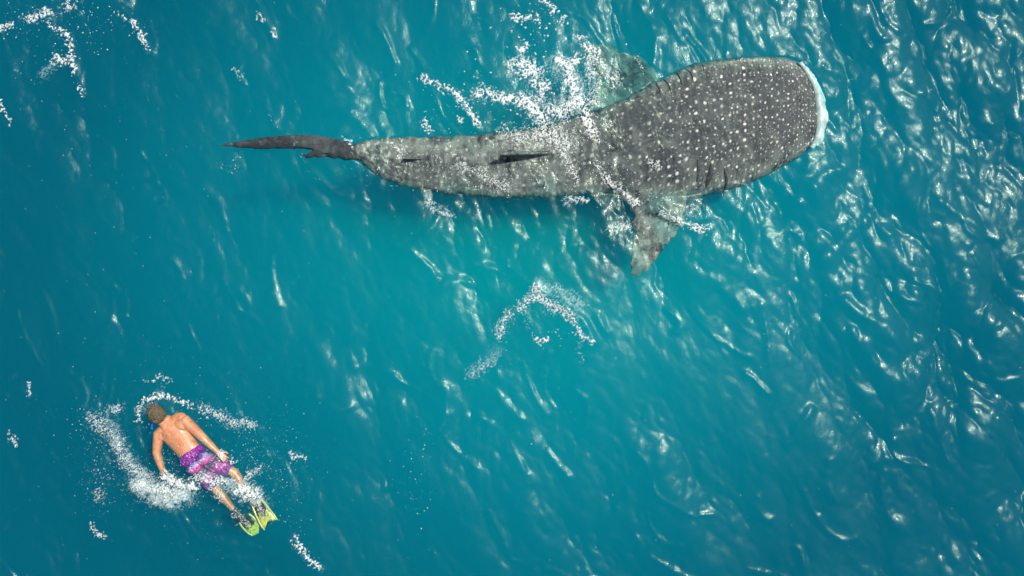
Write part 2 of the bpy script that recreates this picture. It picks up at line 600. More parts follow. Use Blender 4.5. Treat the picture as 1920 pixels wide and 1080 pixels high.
def ridges(x, y):
    h = np.zeros(np.shape(x))
    wx = x + WAVE(x * .8 + 7, y * .8, hgt) * 1.2
    wy = y + WAVE(x * .8, y * .8 + 5, hgt) * 1.2
    for pts, w, hh in RIDGES:
        P_ = [((p[0] - 960) / PPM, (540 - p[1]) / PPM) for p in pts]
        A_ = np.array(P_)
        m = (x > A_[:, 0].min() - .5) & (x < A_[:, 0].max() + .5) & (y > A_[:, 1].min() - .5) & (y < A_[:, 1].max() + .5)
        if not m.any():
            continue
        D = np.full(int(m.sum()), 9.0)
        for a, b in zip(P_[:-1], P_[1:]):
            D = np.minimum(D, seg_dist(wx[m], wy[m], a, b))
        h[m] += 1.25 * hh * np.exp(-(D / w) ** 2)
    # ripples running out from the swimmer
    for px, py, wl, r0, hh in ((310, 800, .20, .55, .008), (455, 925, .17, .4, .008), (640, 280, .25, .5, .007)):
        d = np.hypot(wx + WAVE(x * .5, y * .5 + 3, hgt) * 3.0 - (px - 960) / PPM, wy - (540 - py) / PPM)
        h += hh * np.cos(2 * math.pi * d / wl) * np.exp(-((d - r0) / .45) ** 2)
    return h


def sea(x, y):
    """Height of the sea surface."""
    a = amp(x, y)
    x, y = np.asarray(x, float), np.asarray(y, float)
    h = WAVE(x, y, hgt) * a + ridges(x, y)
    zt, e = shark_top(x, y)
    over = sstep(0.99, 0.88, e)
    film = WAVE(x * 1.5 + 3, y * 1.5, hgt) * 0.95
    hs = np.minimum(h * 0.5, np.maximum(zt - 0.02, -0.02)) + np.clip(film, -0.03, 0.06) * 0.8 * sstep(1.9, 1.2, x)
    hs = hs + 0.014 * sstep(1.9, 1.0, x)
    hs = np.where(e < 0.82, np.minimum(hs, zt + 0.010 + 0.024 * sstep(1.9, 1.2, x)), hs)
    return h * (1 - over) + hs * over


def axis_vals(a, step, far, n):
    inner = np.arange(-a, a + step / 2, step)
    q = (far / a) ** (1.0 / n)
    out = []
    cur = inner[-1]
    st = step
    while cur < far:
        st *= 1.22
        cur += st
        out.append(cur)
    out = np.array(out)
    return np.concatenate([-out[::-1], inner, out])


def build_sea():
    xs = axis_vals(7.2, 0.0165, 400, 50)
    ys = axis_vals(4.4, 0.0165, 400, 50)
    X, Y = np.meshgrid(xs, ys, indexing='ij')
    fade = sstep(22, 11, np.hypot(X, Y))
    Z = sea(X, Y) * fade
    ch = 1.15 * amp(X, Y) * fade
    zt, e = shark_top(X, Y)
    ch = ch * sstep(0.92, 1.02, e)
    PX = X + WAVE(X, Y, chx) * ch
    PY = Y + WAVE(X, Y, chy) * ch
    nx, ny = X.shape
    top = np.stack([PX, PY, Z], -1).reshape(-1, 3)
    idx = np.arange(nx * ny).reshape(nx, ny)
    f = np.stack([idx[:-1, :-1], idx[1:, :-1], idx[1:, 1:], idx[:-1, 1:]], -1).reshape(-1, 4)
    # side walls and floor close the body of water
    loop = np.concatenate([idx[:-1, 0], idx[-1, :-1], idx[1:, -1][::-1], idx[0, 1:][::-1]])
    low = top[loop].copy()
    low[:, 2] = -14
    n0 = len(top)
    m = len(loop)
    k = np.arange(m)
    kn = (k + 1) % m
    side = np.stack([loop[kn], loop[k], n0 + k, n0 + kn], -1)
    cen = n0 + m
    v = np.concatenate([top, low, [[0, 0, -14]]])
    flo = np.stack([n0 + kn, n0 + k, np.full(m, cen), np.full(m, cen)], -1)
    o = mesh_obj('sea', v, np.concatenate([f, side]), M_WATER)
    bm = bmesh.new()
    bm.from_mesh(o.data)
    bm.verts.ensure_lookup_table()
    for a, b in zip(kn, k):
        fc = bm.faces.new((bm.verts[n0 + int(a)], bm.verts[n0 + int(b)], bm.verts[cen]))
    bm.to_mesh(o.data)
    bm.free()
    return tag(o, kind='structure')


sea_o = build_sea()


def build_seabed():
    xs = axis_vals(12, 0.6, 395, 50)
    X, Y = np.meshgrid(xs, xs, indexing='ij')
    d = np.hypot((X - 0.3) / 6.0, (Y - 0.4) / 5.0)
    Z = -7.5 - 1.5 * sstep(0.1, 1.5, d)
    idx = np.arange(X.size).reshape(X.shape)
    f = np.stack([idx[:-1, :-1], idx[1:, :-1], idx[1:, 1:], idx[:-1, 1:]], -1).reshape(-1, 4)
    return tag(mesh_obj('seabed', np.stack([X, Y, Z], -1).reshape(-1, 3), f, M_BED), kind='structure')


build_seabed()

# ------------------------------------------------------------------ whale shark
WOB = Noise(8.0, 800, band(0.05, 0.7, -1.0), 21)


def build_shark():
    s = Shape()
    n = 56
    rings = []
    for px, t, b, zt, zb in SHARK:
        c, w = (t + b) / 2, (b - t) / 2
        hu = 0.10 + 0.10 * (w / 130)
        zc = zt - hu
        hl = zc - zb
        ring = []
        for q in np.linspace(0, 2 * math.pi, n, endpoint=False):
            cs, sn = math.cos(q), math.sin(q)
            ex, ez = (2 / 3.0, 2 / 2.2) if sn >= 0 else (2 / 2.0, 2 / 2.0)
            dy = w * math.copysign(abs(cs) ** ex, cs)
            z = zc + (hu if sn >= 0 else hl) * math.copysign(abs(sn) ** ez, sn)
            ring.append(((px - 960) / PPM, (540 - (c + dy)) / PPM, z))
        rings.append(ring)
    s.rings(rings)

    def P(px, py, z):
        return W(px, py, z)
    # pectoral fins: broad blades just under the surface, falling towards their tips
    s.plate([P(1292, 345, -0.052), P(1286, 378, -0.042), P(1281, 402, -0.037), P(1276, 425, -0.037), P(1262, 446, -0.042), P(1244, 468, -0.052), P(1228, 490, -0.072), P(1214, 506, -0.102),
             P(1196, 520, -0.132), P(1180, 514, -0.132), P(1184, 488, -0.092), P(1190, 460, -0.062), P(1192, 430, -0.052), P(1188, 405, -0.047), P(1174, 380, -0.052), P(1155, 350, -0.062), P(1200, 325, -0.062), P(1260, 325, -0.052)], 0.035, (0, 0.1, 1))
    s.plate([P(1256, 172, -0.170), P(1240, 146, -0.160), P(1224, 126, -0.160), P(1204, 110, -0.170), P(1176, 98, -0.190), P(1140, 88, -0.230), P(1100, 82, -0.280), P(1096, 94, -0.280),
             P(1110, 122, -0.240), P(1118, 150, -0.210), P(1116, 178, -0.200), P(1100, 208, -0.200), P(1120, 230, -0.200), P(1180, 230, -0.190), P(1240, 212, -0.180)], 0.035, (0, -0.1, 1))
    # first dorsal fin: upright, swept back
    s.plate([P(1040, 286, 0.02), P(1024, 287, 0.11), P(1000, 287, 0.20), P(975, 287, 0.27), P(950, 288, 0.31), P(936, 289, 0.31), P(938, 290, 0.24), P(944, 291, 0.15), P(938, 291, 0.06), P(950, 292, -0.02), P(1000, 291, -0.02)], 0.028, (0.02, 1, -0.18))
    s.plate([P(800, 297, 0.01), P(785, 297, 0.09), P(768, 297, 0.14), P(755, 297, 0.145), P(756, 298, 0.08), P(752, 298, 0.0), P(775, 298, -0.04)], 0.014, (0, 1, -0.15))
    # tail fin: a tall crescent, the upper lobe leaning over so that its tip clears the water
    s.plate([P(664, 268, 0.03), P(625, 258, 0.055), P(590, 253, 0.07), P(560, 252, 0.075), P(520, 254, 0.08), P(485, 258, 0.085), P(450, 264, 0.10), P(425, 268, 0.115), P(405, 273, 0.13),
             P(425, 275, 0.11), P(450, 278, 0.085), P(485, 280, 0.06), P(520, 280, 0.045), P(555, 279, 0.035), P(590, 280, 0.025), P(630, 288, 0.02), P(664, 298, 0.0)], 0.022, (0, 0.3, 0.95))
    s.plate([P(684, 282, 0.01), P(650, 275, 0.02), P(615, 279, 0.03), P(585, 284, 0.03), P(558, 291, 0.02), P(575, 294, 0.01), P(605, 297, -0.01), P(640, 300, -0.02), P(676, 303, -0.03)], 0.026, (0, 0.4, 0.9))
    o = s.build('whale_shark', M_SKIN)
    remesh(o, 0.0125, 4, 0.5)
    co = coords(o)
    px, py = co[:, 0] * PPM + 960, 540 - co[:, 1] * PPM
    # ridges along the back, and the outline broken by the water
    t, b, zt, zb = shark_row(px)
    c, w = (t + b) / 2, np.maximum((b - t) / 2, 2)
    sgn = (py - c) / w
    topm = sstep(-0.10, 0.02, co[:, 2])
    for r_, hgt_ in ((0.0, 0.010), (0.36, 0.006), (-0.36, 0.006), (0.68, 0.006), (-0.68, 0.006)):
        co[:, 2] += topm * hgt_ * np.exp(-((sgn - r_) / 0.05) ** 2) * sstep(1440, 1250, px) * (np.abs(sgn) < 1.05)
    out = sstep(0.75, 1.0, np.abs(sgn)) * sstep(1500, 1200, px) * 0.6 + (np.abs(sgn) > 1.05) * (px > 670)
    out = np.clip(out, 0, 1) * (co[:, 2] < 0.03)
    co[:, 0] += WOB(co[:, 0], co[:, 1]) * 0.011 * out
    co[:, 1] += WOB(co[:, 1] + 3.1, co[:, 0] + 1.7) * 0.014 * out
    co[:, 2] += WOB(co[:, 0] * 0.8 + 5, co[:, 1] * 0.8) * 0.0035 * sstep(1290, 1150, px) * (co[:, 2] > -0.12)
    set_coords(o, co)
    # spot map: the spots crowd together and shrink towards the snout
    u = (1541 - px) / PPM
    dens = 1.0 + 2.0 * np.exp(-u / 0.55)
    uu = 8.2 * (u + 2.0 * 0.55 * (1 - np.exp(-u / 0.55)))
    vv = (py - (c + 0)) / PPM * 8.4 * (0.45 + 0.55 * dens)
    # lateral stretch so rows follow the body
    attr(o, 'spot_map', np.stack([uu, vv, np.zeros_like(uu)], -1), 'FLOAT_VECTOR')
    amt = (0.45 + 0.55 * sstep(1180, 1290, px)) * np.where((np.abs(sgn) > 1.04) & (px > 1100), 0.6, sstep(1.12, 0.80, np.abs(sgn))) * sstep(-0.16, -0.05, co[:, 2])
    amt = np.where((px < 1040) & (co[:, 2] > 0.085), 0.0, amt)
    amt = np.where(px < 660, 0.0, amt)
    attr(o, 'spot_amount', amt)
    pale = 0.15 + 0.75 * sstep(1150, 1000, px) * (0.55 + 0.45 * sstep(0.3, -0.6, sgn)) + 0.95 * (np.abs(sgn) > 1.04) * (px > 1050) + 0.75 * sstep(0.62, 1.0, np.abs(sgn))  # paler rear, fins and flanks: natural tone plus water veil put into colour
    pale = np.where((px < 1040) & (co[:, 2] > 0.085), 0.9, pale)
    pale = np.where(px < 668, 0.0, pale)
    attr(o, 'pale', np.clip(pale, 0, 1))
    attr(o, 'wet', (0.2 + 0.8 * sstep(1300, 1130, px)) * np.where(px < 560, 0.4, 1.0))
    eps = 0.012
    X_, Y_ = co[:, 0], co[:, 1]

    def film_h(x, y):
        return WAVE(x, y, hgt) * 1.45 + WAVE(x * 2.1 + 4, y * 2.1, hgt) * 0.4
    gx = (film_h(X_ + eps, Y_) - film_h(X_ - eps, Y_)) / (2 * eps)
    gy = (film_h(X_, Y_ + eps) - film_h(X_, Y_ - eps)) / (2 * eps)
    fn = np.stack([-gx, -gy, np.ones_like(gx)], -1)
    vn = np.empty(len(co) * 3, np.float32)
    o.data.vertex_normals.foreach_get('vector', vn)
    vn = vn.reshape(-1, 3)
    k_ = sstep(0.55, 0.8, vn[:, 2])[:, None]
    fn = fn / np.linalg.norm(fn, axis=1)[:, None] * k_ + vn * (1 - k_) + vn * 0.15
    fn /= np.linalg.norm(fn, axis=1)[:, None]
    attr(o, 'film_normal', fn, 'FLOAT_VECTOR')
    tag(o, 'large dark grey whale shark covered in pale spots swimming just under the surface', 'whale shark')
    return o


shark = build_shark()


def build_scatter_lens():
    # an added scattering volume, lens-shaped to make the middle of the sea brighter
    m, nt, out = new_mat('added_scatter_volume')
    v = node(nt, 'ShaderNodeVolumeScatter', i_Density=1.25)
    v.inputs['Color'].default_value = (0.0, 1.0, 0.69, 1)
    nt.links.new(v.outputs[0], out.inputs['Volume'])
    m.cycles.homogeneous_volume = True
    s = Shape()
    prof = np.linspace(0.04, 1, 22)
    rings = []
    def ring(q, z):
        return [(0.1 + 7.7 * q * math.cos(a) * (1 + .06 * math.sin(2 * a + 1)), 0.5 + 6.4 * q * math.sin(a) * (1 + .06 * math.sin(3 * a)), z) for a in np.linspace(0, 2 * math.pi, 48, endpoint=False)]
    for q in prof:
        rings.append(ring(q, -2.4 - 2.0 * (1 - q * q) ** 2))
    for q in prof[::-1][1:]:
        rings.append(ring(q, -2.4 + 1.8 * (1 - q * q) ** 2))
    s.rings(rings)
    o = s.build('added_scatter_lens', m)
    return tag(o, kind='stuff')


build_scatter_lens()
M_LIP = simple('pale_lip', (0.33, 0.48, 0.46), 0.45, 0.1, noise=(9.0, (0.50, 0.63, 0.59)), bump=0.01)
M_SLIT = simple('gill_dark', (0.016, 0.022, 0.028), 0.7, noise=(25.0, (0.045, 0.055, 0.06)))


def build_lip():
    s = Shape()
    up = [(1500, 118), (1510, 130), (1519, 146), (1529, 165), (1533, 190), (1535, 215), (1535, 240), (1531, 262), (1522, 276)]
    dn = [(1504, 116), (1516, 127), (1528, 143), (1539, 163), (1548, 190), (1552, 214), (1550, 240), (1541, 266), (1526, 281)]
    rings = []
    r2 = np.random.default_rng(3)
    U, D = np.array(up, float), np.array(dn, float)
    t = np.linspace(0, 1, 9)
    for q in np.linspace(0, 1, 60):
        a = np.array([np.interp(q, t, U[:, 0]), np.interp(q, t, U[:, 1])])
        d = np.array([np.interp(q, t, D[:, 0]), np.interp(q, t, D[:, 1])]) + r2.normal(0, 0.5, 2) + 1.3 * math.sin(q * 31)
        z0, z1 = 0.004, -0.03
        m_ = (a + d) / 2
        rings.append([W(a[0] - 8, a[1], -0.06), W(a[0] - 3, a[1], z0 - .006), W(*m_, z0 - 0.002 + 0.006 * math.sin(q * 47)), W(*d, z1), W(*d, z1 - 0.05), W(*m_, -0.12), W(a[0] - 8, a[1], -0.14)])
    s.rings(rings)
    return s.build('lower_lip', M_LIP, shark)


build_lip()


def build_gill(pts, wmax):
    """A dark curved slit lying in the skin; pts are pixels from the back outwards."""
    s = Shape()
    pts = np.array(pts, float)
    n = 12
    t = np.linspace(0, 1, len(pts))
    rings = []
    for q in np.linspace(0, 1, n):
        p = np.array([np.interp(q, t, pts[:, 0]), np.interp(q, t, pts[:, 1])])
        w = wmax * math.sin(math.pi * min(max(q, 0.04), 0.97)) ** 0.7
        x, y = (p[0] - 960) / PPM, (540 - p[1]) / PPM
        z = float(shark_top(np.array([x]), np.array([y]))[0][0])
        dx = w / PPM / 2
        rings.append([(x - dx, y, z - 0.012), (x - dx * .4, y, z + 0.008), (x + dx * .6, y, z + 0.01), (x + dx, y, z - 0.012), (x, y, z - 0.03)])
    s.rings(rings)
    return s.build('gill_slit', M_SLIT, shark)


build_gill([(1238, 183), (1236, 166), (1230, 150)], 3)
build_gill([(1258, 177), (1254, 160), (1246, 146)], 4)
build_gill([(1278, 160), (1275, 145), (1270, 131)], 2.5)
build_gill([(1299, 151), (1296, 136), (1284, 124)], 2.5)
build_gill([(1320, 137), (1320, 124), (1316, 112)], 2.5)
build_gill([(1306, 300), (1308, 322), (1306, 342)], 7)
build_gill([(1331, 308), (1330, 328), (1324, 352)], 15)  # lower gills widened: their broad shadow is put into dark strips
build_gill([(1356, 316), (1362, 338), (1362, 360)], 9)

# ------------------------------------------------------------------ swimmer
def make_human_skin():
    m, nt, out = new_mat('tanned_skin')
    pos = node(nt, 'ShaderNodeNewGeometry').outputs['Position']
    n1 = node(nt, 'ShaderNodeTexNoise', i_Scale=7.0, i_Detail=4.0, i_Roughness=0.6)
    n2 = node(nt, 'ShaderNodeTexNoise', i_Scale=34.0, i_Detail=3.0, i_Roughness=0.65, i_Distortion=0.6)
    for n in (n1, n2):
        nt.links.new(pos, n.inputs['Vector'])
    c = ramp(nt, n1.outputs[0], [(0.35, (0.42, 0.165, 0.070)), (0.65, (0.62, 0.29, 0.145))])
    c = mix_c(nt, math_n(nt, 'MULTIPLY', math_n(nt, 'SUBTRACT', 0.47, n2.outputs[0]), 2.5, clamp=True), c, (0.23, 0.10, 0.05))
    p = node(nt, 'ShaderNodeBsdfPrincipled', i_Roughness=0.5)
    p.inputs['Specular IOR Level'].default_value = 0.3
    p.inputs['Coat Weight'].default_value = 0.9
    p.inputs['Coat Roughness'].default_value = 0.28
    p.inputs['Subsurface Weight'].default_value = 0.08
    p.inputs['Subsurface Radius'].default_value = (0.02, 0.008, 0.004)
    b = node(nt, 'ShaderNodeBump', i_Strength=1.0, i_Distance=0.0045)
    nt.links.new(n2.outputs[0], b.inputs['Height'])
    nt.links.new(b.outputs[0], p.inputs['Coat Normal'])
    nt.links.new(c, p.inputs['Base Color'])
    nt.links.new(p.outputs[0], out.inputs['Surface'])
    return m


def make_shorts():
    m, nt, out = new_mat('printed_swim_fabric')
    al = node(nt, 'ShaderNodeAttribute', attribute_name='along').outputs['Fac']
    pos = node(nt, 'ShaderNodeNewGeometry').outputs['Position']
    n1 = node(nt, 'ShaderNodeTexNoise', i_Scale=7.0, i_Detail=3.0, i_Roughness=0.6, i_Distortion=1.0)
    n2 = node(nt, 'ShaderNodeTexNoise', i_Scale=30.0, i_Detail=3.0, i_Roughness=0.7)
    for n in (n1, n2):
        nt.links.new(pos, n.inputs['Vector'])
    t = math_n(nt, 'ADD', al, math_n(nt, 'MULTIPLY', math_n(nt, 'SUBTRACT', n1.outputs[0], 0.5), 0.42))
    c = ramp(nt, t, [(0.0, (0.12, 0.008, 0.20)), (0.2, (0.24, 0.008, 0.27)), (0.36, (0.05, 0.02, 0.16)), (0.42, (0.28, 0.32, 0.52)), (0.48, (0.55, 0.06, 0.28)),
                     (0.58, (0.05, 0.055, 0.11)), (0.7, (0.10, 0.09, 0.16)), (0.82, (0.38, 0.09, 0.32)), (0.92, (0.18, 0.03, 0.24)), (1.0, (0.12, 0.06, 0.22))])
    c = mix_c(nt, math_n(nt, 'MULTIPLY', math_n(nt, 'SUBTRACT', n2.outputs[0], 0.56), 5.0, clamp=True), c, (0.22, 0.17, 0.36))
    p = node(nt, 'ShaderNodeBsdfPrincipled', i_Roughness=0.6)
    p.inputs['Coat Weight'].default_value = 0.5
    p.inputs['Coat Roughness'].default_value = 0.14
    b = node(nt, 'ShaderNodeBump', i_Strength=1.0, i_Distance=0.02)
    nt.links.new(n1.outputs[0], b.inputs['Height'])
    nt.links.new(b.outputs[0], p.inputs['Normal'])
    nt.links.new(b.outputs[0], p.inputs['Coat Normal'])
    nt.links.new(c, p.inputs['Base Color'])
    nt.links.new(p.outputs[0], out.inputs['Surface'])
    return m


M_HSKIN = make_human_skin()
M_SHORTS = make_shorts()
M_HAIR = simple('wet_hair', (0.055, 0.048, 0.03), 0.45, 0.3, noise=(60.0, (0.19, 0.165, 0.10)), bump=0.02)
M_BLUE = simple('blue_rubber', (0.01, 0.13, 0.62), 0.35, 0.3)
M_BLACK = simple('black_rubber', (0.022, 0.026, 0.028), 0.4, 0.4, noise=(22.0, (0.06, 0.07, 0.07)), bump=0.01)
M_YELLOW = simple('yellow_rubber', (0.50, 0.50, 0.09), 0.4, 0.4, noise=(30.0, (0.62, 0.58, 0.20)))
M_GLASS = simple('mask_glass', (0.03, 0.05, 0.06), 0.05, 1.0)


def unit(v):
    return v / np.linalg.norm(v)


AX = unit(W(365, 860)[:3] - W(303, 790)[:3])      # from the neck to the hips
LT = np.array([-AX[1], AX[0], 0])                  # towards the swimmer's right side (up and right in the picture)
UP = np.array([0, 0, 1.0])


def hand(s, wrist, d, palm_n, side):
    """A relaxed hand: palm, four bent fingers of unequal length and a thumb from the palm's side."""
    d = unit(d)
    pn = unit(palm_n - d * np.dot(palm_n, d))
    lat = np.cross(d, pn) * side
    s.loft([wrist - d * .01, wrist + d * .03, wrist + d * .065, wrist + d * .092], [.026, .036, .041, .039], [.019, .017, .016, .013], side=lat, n=12)
    for i, (o_, L, sp) in enumerate(((-.030, .068, -.16), (-.010, .078, -.05), (.010, .073, .05), (.029, .058, .17))):
        b = wrist + d * .088 + lat * o_
        dd = unit(d + lat * sp)
        p1 = b + dd * L * .42
        p2 = p1 + unit(dd + pn * .35) * L * .32
        p3 = p2 + unit(dd + pn * .65) * L * .26
        s.loft([b - dd * .02, b, p1, p2, p3], [.010, .0095, .009, .008, .007], n=8)
    b = wrist + d * .030 - lat * .030
    td = unit(d * .75 - lat * .75 + pn * .2)
    s.loft([b + lat * .012, b + td * .028, b + td * .05, b + unit(td + d * .5) * .074], [.014, .0125, .011, .009], n=8)


def build_person():
    s = Shape()
    neck = W(307, 793, .02)
    pel = W(366, 861, -.03)
    mid = (neck + pel) / 2
    sh_c = W(322, 799, .0)
    # torso: shoulders, chest, waist, pelvis
    T = [W(311, 789, .02), W(317, 794, .005), W(324, 803, -.005), W(334, 816, -.012), W(344, 831, -.02), W(353, 844, -.028), W(362, 856, -.035), W(373, 868, -.045)]
    s.loft(T, [.085, .15, .185, .178, .158, .146, .158, .150], [.06, .085, .105, .108, .095, .088, .098, .085], side=LT, n=24)
    for sg in (-1, 1):                                # shoulder blades and buttocks
        s.ball(W(329, 806, .055) + LT * .09 * sg, (AX * .085 + LT * .02 * sg, LT * .06, UP * .045))
        s.ball(W(372, 866, .0) + LT * .078 * sg, (AX * .10, LT * .085, UP * .085))
        s.ball(W(316, 797, .02) + LT * .11 * sg, (AX * .06, LT * .11, UP * .055))
        s.ball(W(321, 800, .005) + LT * .16 * sg, (AX * .075, LT * .075, UP * .07))
    # neck and head, face down
    head = W(294.5, 776, .055)
    hd = unit(head - neck)
    s.loft([neck + AX * .05, neck, neck + hd * .06, head], [.075, .062, .06, .055], n=16)
    hup = unit(UP - hd * np.dot(UP, hd))
    s.ball(head, (hd * .112, np.cross(hd, hup) * .078, hup * .098))
    s.ball(head - hup * .045 - hd * .012, (hd * .095, np.cross(hd, hup) * .066, hup * .085))     # jaw and face
    hl = np.cross(hd, hup)
    s.ball(head - hup * .135 - hd * .0, (hd * .024, hl * .016, hup * .022), 10, 8)              # nose
    s.ball(head - hup * .115 - hd * .055, (hd * .014, hl * .026, hup * .014), 10, 8)            # lips
    for sg in (-1, 1):
        s.ball(head + hl * .082 * sg - hd * .02 - hup * .015, (hd * .032, hl * .012, hup * .022), 10, 8)   # ears
        s.ball(head + hl * .033 * sg - hup * .108 + hd * .03, (hd * .014, hl * .018, hup * .012), 10, 8)   # eyes
    # arms
    sa, ea, wa = W(298, 813, .0), W(294, 849, -.005), W(307, 888, -.02)
    s.loft([sa + LT * .05, sa, sa * .55 + ea * .45, ea, ea * .7 + wa * .3, wa], [.070, .074, .066, .055, .052, .034], [.066, .068, .062, .052, .048, .030], side=UP, n=16)
    hand(s, wa, W(327, 905, -.10) - wa, np.array([0.3, .2, -1.0]), 1)
    sb, eb, wb = W(347, 788, .03), W(381, 821, .07), W(409, 848, .055)
    s.loft([sb - LT * .05, sb, sb * .55 + eb * .45, eb, eb * .7 + wb * .3, wb], [.070, .074, .066, .055, .052, .034], [.066, .068, .062, .052, .048, .030], side=UP, n=16)
    hand(s, wb, W(424, 863, .04) - wb, np.array([-0.2, -.2, -1.0]), -1)
    # legs
    ha, ka, aa = W(376, 879, -.09), W(408, 920, -.12), W(440, 958, -.13)
    hb, kb, ab = W(391, 864, -.06), W(440, 886, -.10), W(466, 927, -.12)
    for h, k, a in ((ha, ka, aa), (hb, kb, ab)):
        s.loft([h - unit(k - h) * .04, h, h * .5 + k * .5, k, k * .68 + a * .32, k * .3 + a * .7, a], [.085, .088, .074, .056, .058, .042, .034], n=18)
        ft = unit(a - k)
        s.loft([a - ft * .02, a + ft * .05, a + ft * .13, a + ft * .2], [.036, .042, .046, .034], [.036, .034, .026, .015], side=LT, n=12)
    o = s.build('person', M_HSKIN)
    remesh(o, 0.0062, 4, 0.5)
    tag(o, 'bare-backed swimmer in purple patterned shorts, blue snorkel and yellow swim fins, face down', 'person')

    # shorts
    g = Shape()
    g.loft([W(355, 845, -.03), W(362, 856, -.034), W(370, 866, -.042), W(378, 874, -.05)], [.158, .172, .170, .150], [.100, .112, .112, .09], side=LT, n=24, ends=False)
    for h, k in ((ha, ka), (hb, kb)):
        g.loft([h - unit(k - h) * .05, h, h * .55 + k * .45, h * .18 + k * .82], [.100, .107, .100, .092], n=18, ends=False)
    for sg in (-1, 1):
        g.ball(W(372, 866, .0) + LT * .078 * sg, (AX * .11, LT * .095, UP * .097))
    sh = g.build('swim_shorts', M_SHORTS, o)
    remesh(sh, 0.008, 3, 0.5)
    co = coords(sh)
    pl = unit(W(430, 885)[:3] - W(352, 842)[:3])
    a = (co - W(352, 842)) @ AX
    attr(sh, 'along', np.clip(a / 0.52, 0, 1))
    nn = Noise(2.0, 300, band(0.03, 0.2, -0.5), 9)
    co[:, 2] += nn(co[:, 0], co[:, 1]) * 0.006
    set_coords(sh, co)

    # hair: a clumped cap over the back and crown of the head
    h = Shape()
    h.ball(head + hup * .012 + hd * .004, (hd * .128, hl * .100, hup * .106), 64, 40)
    hair = h.build('hair', M_HAIR, o)
    co = coords(hair)
    rel = co - head
    cl = Noise(1.0, 400, band(0.012, 0.06, -0.3), 4)
    amt_ = cl(co[:, 0] + co[:, 2], co[:, 1] - co[:, 2] * .7)
    co += unit(hup) * 0 + rel / np.linalg.norm(rel, axis=1)[:, None] * (amt_ * 0.006)[:, None]
    k = rel @ hup
    under = k < -.03
    co[under] -= rel[under] * 0.25                     # the hairline tucks in: the face below stays bare
    set_coords(hair, co)
    for sp, ln in ((.9, .05), (.5, .06), (.1, .055), (-.3, .045), (1.2, .05)):      # wet strands over the forehead
        d_ = unit(hd + hl * sp * .6)
        t_ = Shape()
        b_ = head + d_ * .105 + hup * .02
        t_.loft([b_, b_ + d_ * ln * .5 + hup * .012, b_ + d_ * ln - hup * .01], [.014, .010, .003], n=6)
        t_.build('hair_strand', M_HAIR, o)

    # diving mask, strap and snorkel
    mk = Shape()
    mk.ball(head - hup * .105 + hd * .02, (hd * .042, hl * .052, hup * .035), 20, 10)
    mask = mk.build('diving_mask', M_BLUE, o)
    ln = Shape()
    ln.ball(head - hup * .132 + hd * .02, (hd * .034, hl * .046, hup * .012), 16, 8)
    ln.build('lens', M_GLASS, mask)
    st = Shape()
    rings = []
    for q in np.linspace(0, 2 * math.pi, 36):
        r_ = head + hl * .094 * math.cos(q) + hup * .110 * math.sin(q) + hd * (.012 + .0 * q)
        t_ = hl * math.cos(q) + hup * math.sin(q)
        rings.append([r_ - hd * .011, r_ + t_ * .006, r_ + hd * .011, r_ - t_ * .004])
    st.rings(rings, cap=False)
    st.build('strap', M_BLACK, mask)
    sn = Shape()
    b0 = head - hup * .125 - hd * .055
    sgl = -1 if np.dot(hl, LT) > 0 else 1
    sn.loft([b0, b0 + hl * sgl * .05 - hup * .015, b0 + hl * sgl * .10 + hup * .02 + hd * .0, b0 + hl * sgl * .112 + hup * .10 - hd * .012, b0 + hl * sgl * .115 + hup * .17 - hd * .03, b0 + hl * sgl * .12 + hup * .21 - hd * .055],
            [.012, .013, .013, .0125, .0125, .0125], n=12)
    sn.build('snorkel', M_BLUE, o)

    # swim fins: foot pocket, blade, two side rails
    def fin(ank, heel, pts_l, pts_r, tipmid, nz, dark_len):
        root = Shape()
        d_ = unit(heel - ank)
        side = unit(np.cross(d_, UP))
        root.loft([ank + d_ * .0, ank + d_ * .06, ank + d_ * .14, ank + d_ * .22], [.046, .056, .066, .072], [.046, .044, .034, .018], side=side, n=14)
        f_ = root.build('swim_fin', M_BLACK, o)
        L, Rr = np.array(pts_l, float), np.array(pts_r, float)
        b = Shape()
        rings = []
        n_ = len(L)
        for i in range(n_):
            mid_ = (L[i] + Rr[i]) / 2
            if i == n_ - 1:
                mid_ = tipmid
            row = [L[i], L[i] * .6 + mid_ * .4 + UP * .008, mid_, Rr[i] * .6 + mid_ * .4 + UP * .008, Rr[i]]
            rings.append([p + UP * .006 for p in row] + [p - UP * .006 for p in row[::-1]])
        b.rings(rings)
        b.build('blade', M_FIN, f_)
        for E in (L, Rr):
            r_ = Shape()
            r_.loft(list(E + UP * .004), [.014, .013, .012, .010, .007][:n_], n=8)
            r_.build('rail', M_YELLOW, f_)
        return f_
    fin(ab, W(480, 948, -.09), [W(474, 950, -.06), W(480, 965, -.05), W(486, 978, -.045), W(491, 987, -.04), W(496, 993, -.04)],
        [W(490, 936, -.06), W(500, 948, -.05), W(509, 959, -.045), W(516, 968, -.04), W(520, 974, -.04)], W(503, 976, -.04), 1, .2)
    fin(aa, W(456, 976, -.11), [W(450, 980, -.10), W(454, 987, -.10), W(460, 994, -.11), W(466, 1000, -.115), W(473, 1004, -.12)],
        [W(468, 964, -.10), W(476, 970, -.10), W(482, 978, -.11), W(485, 988, -.115), W(484, 999, -.12)], W(478, 1003, -.12), 1, .1)
    return o


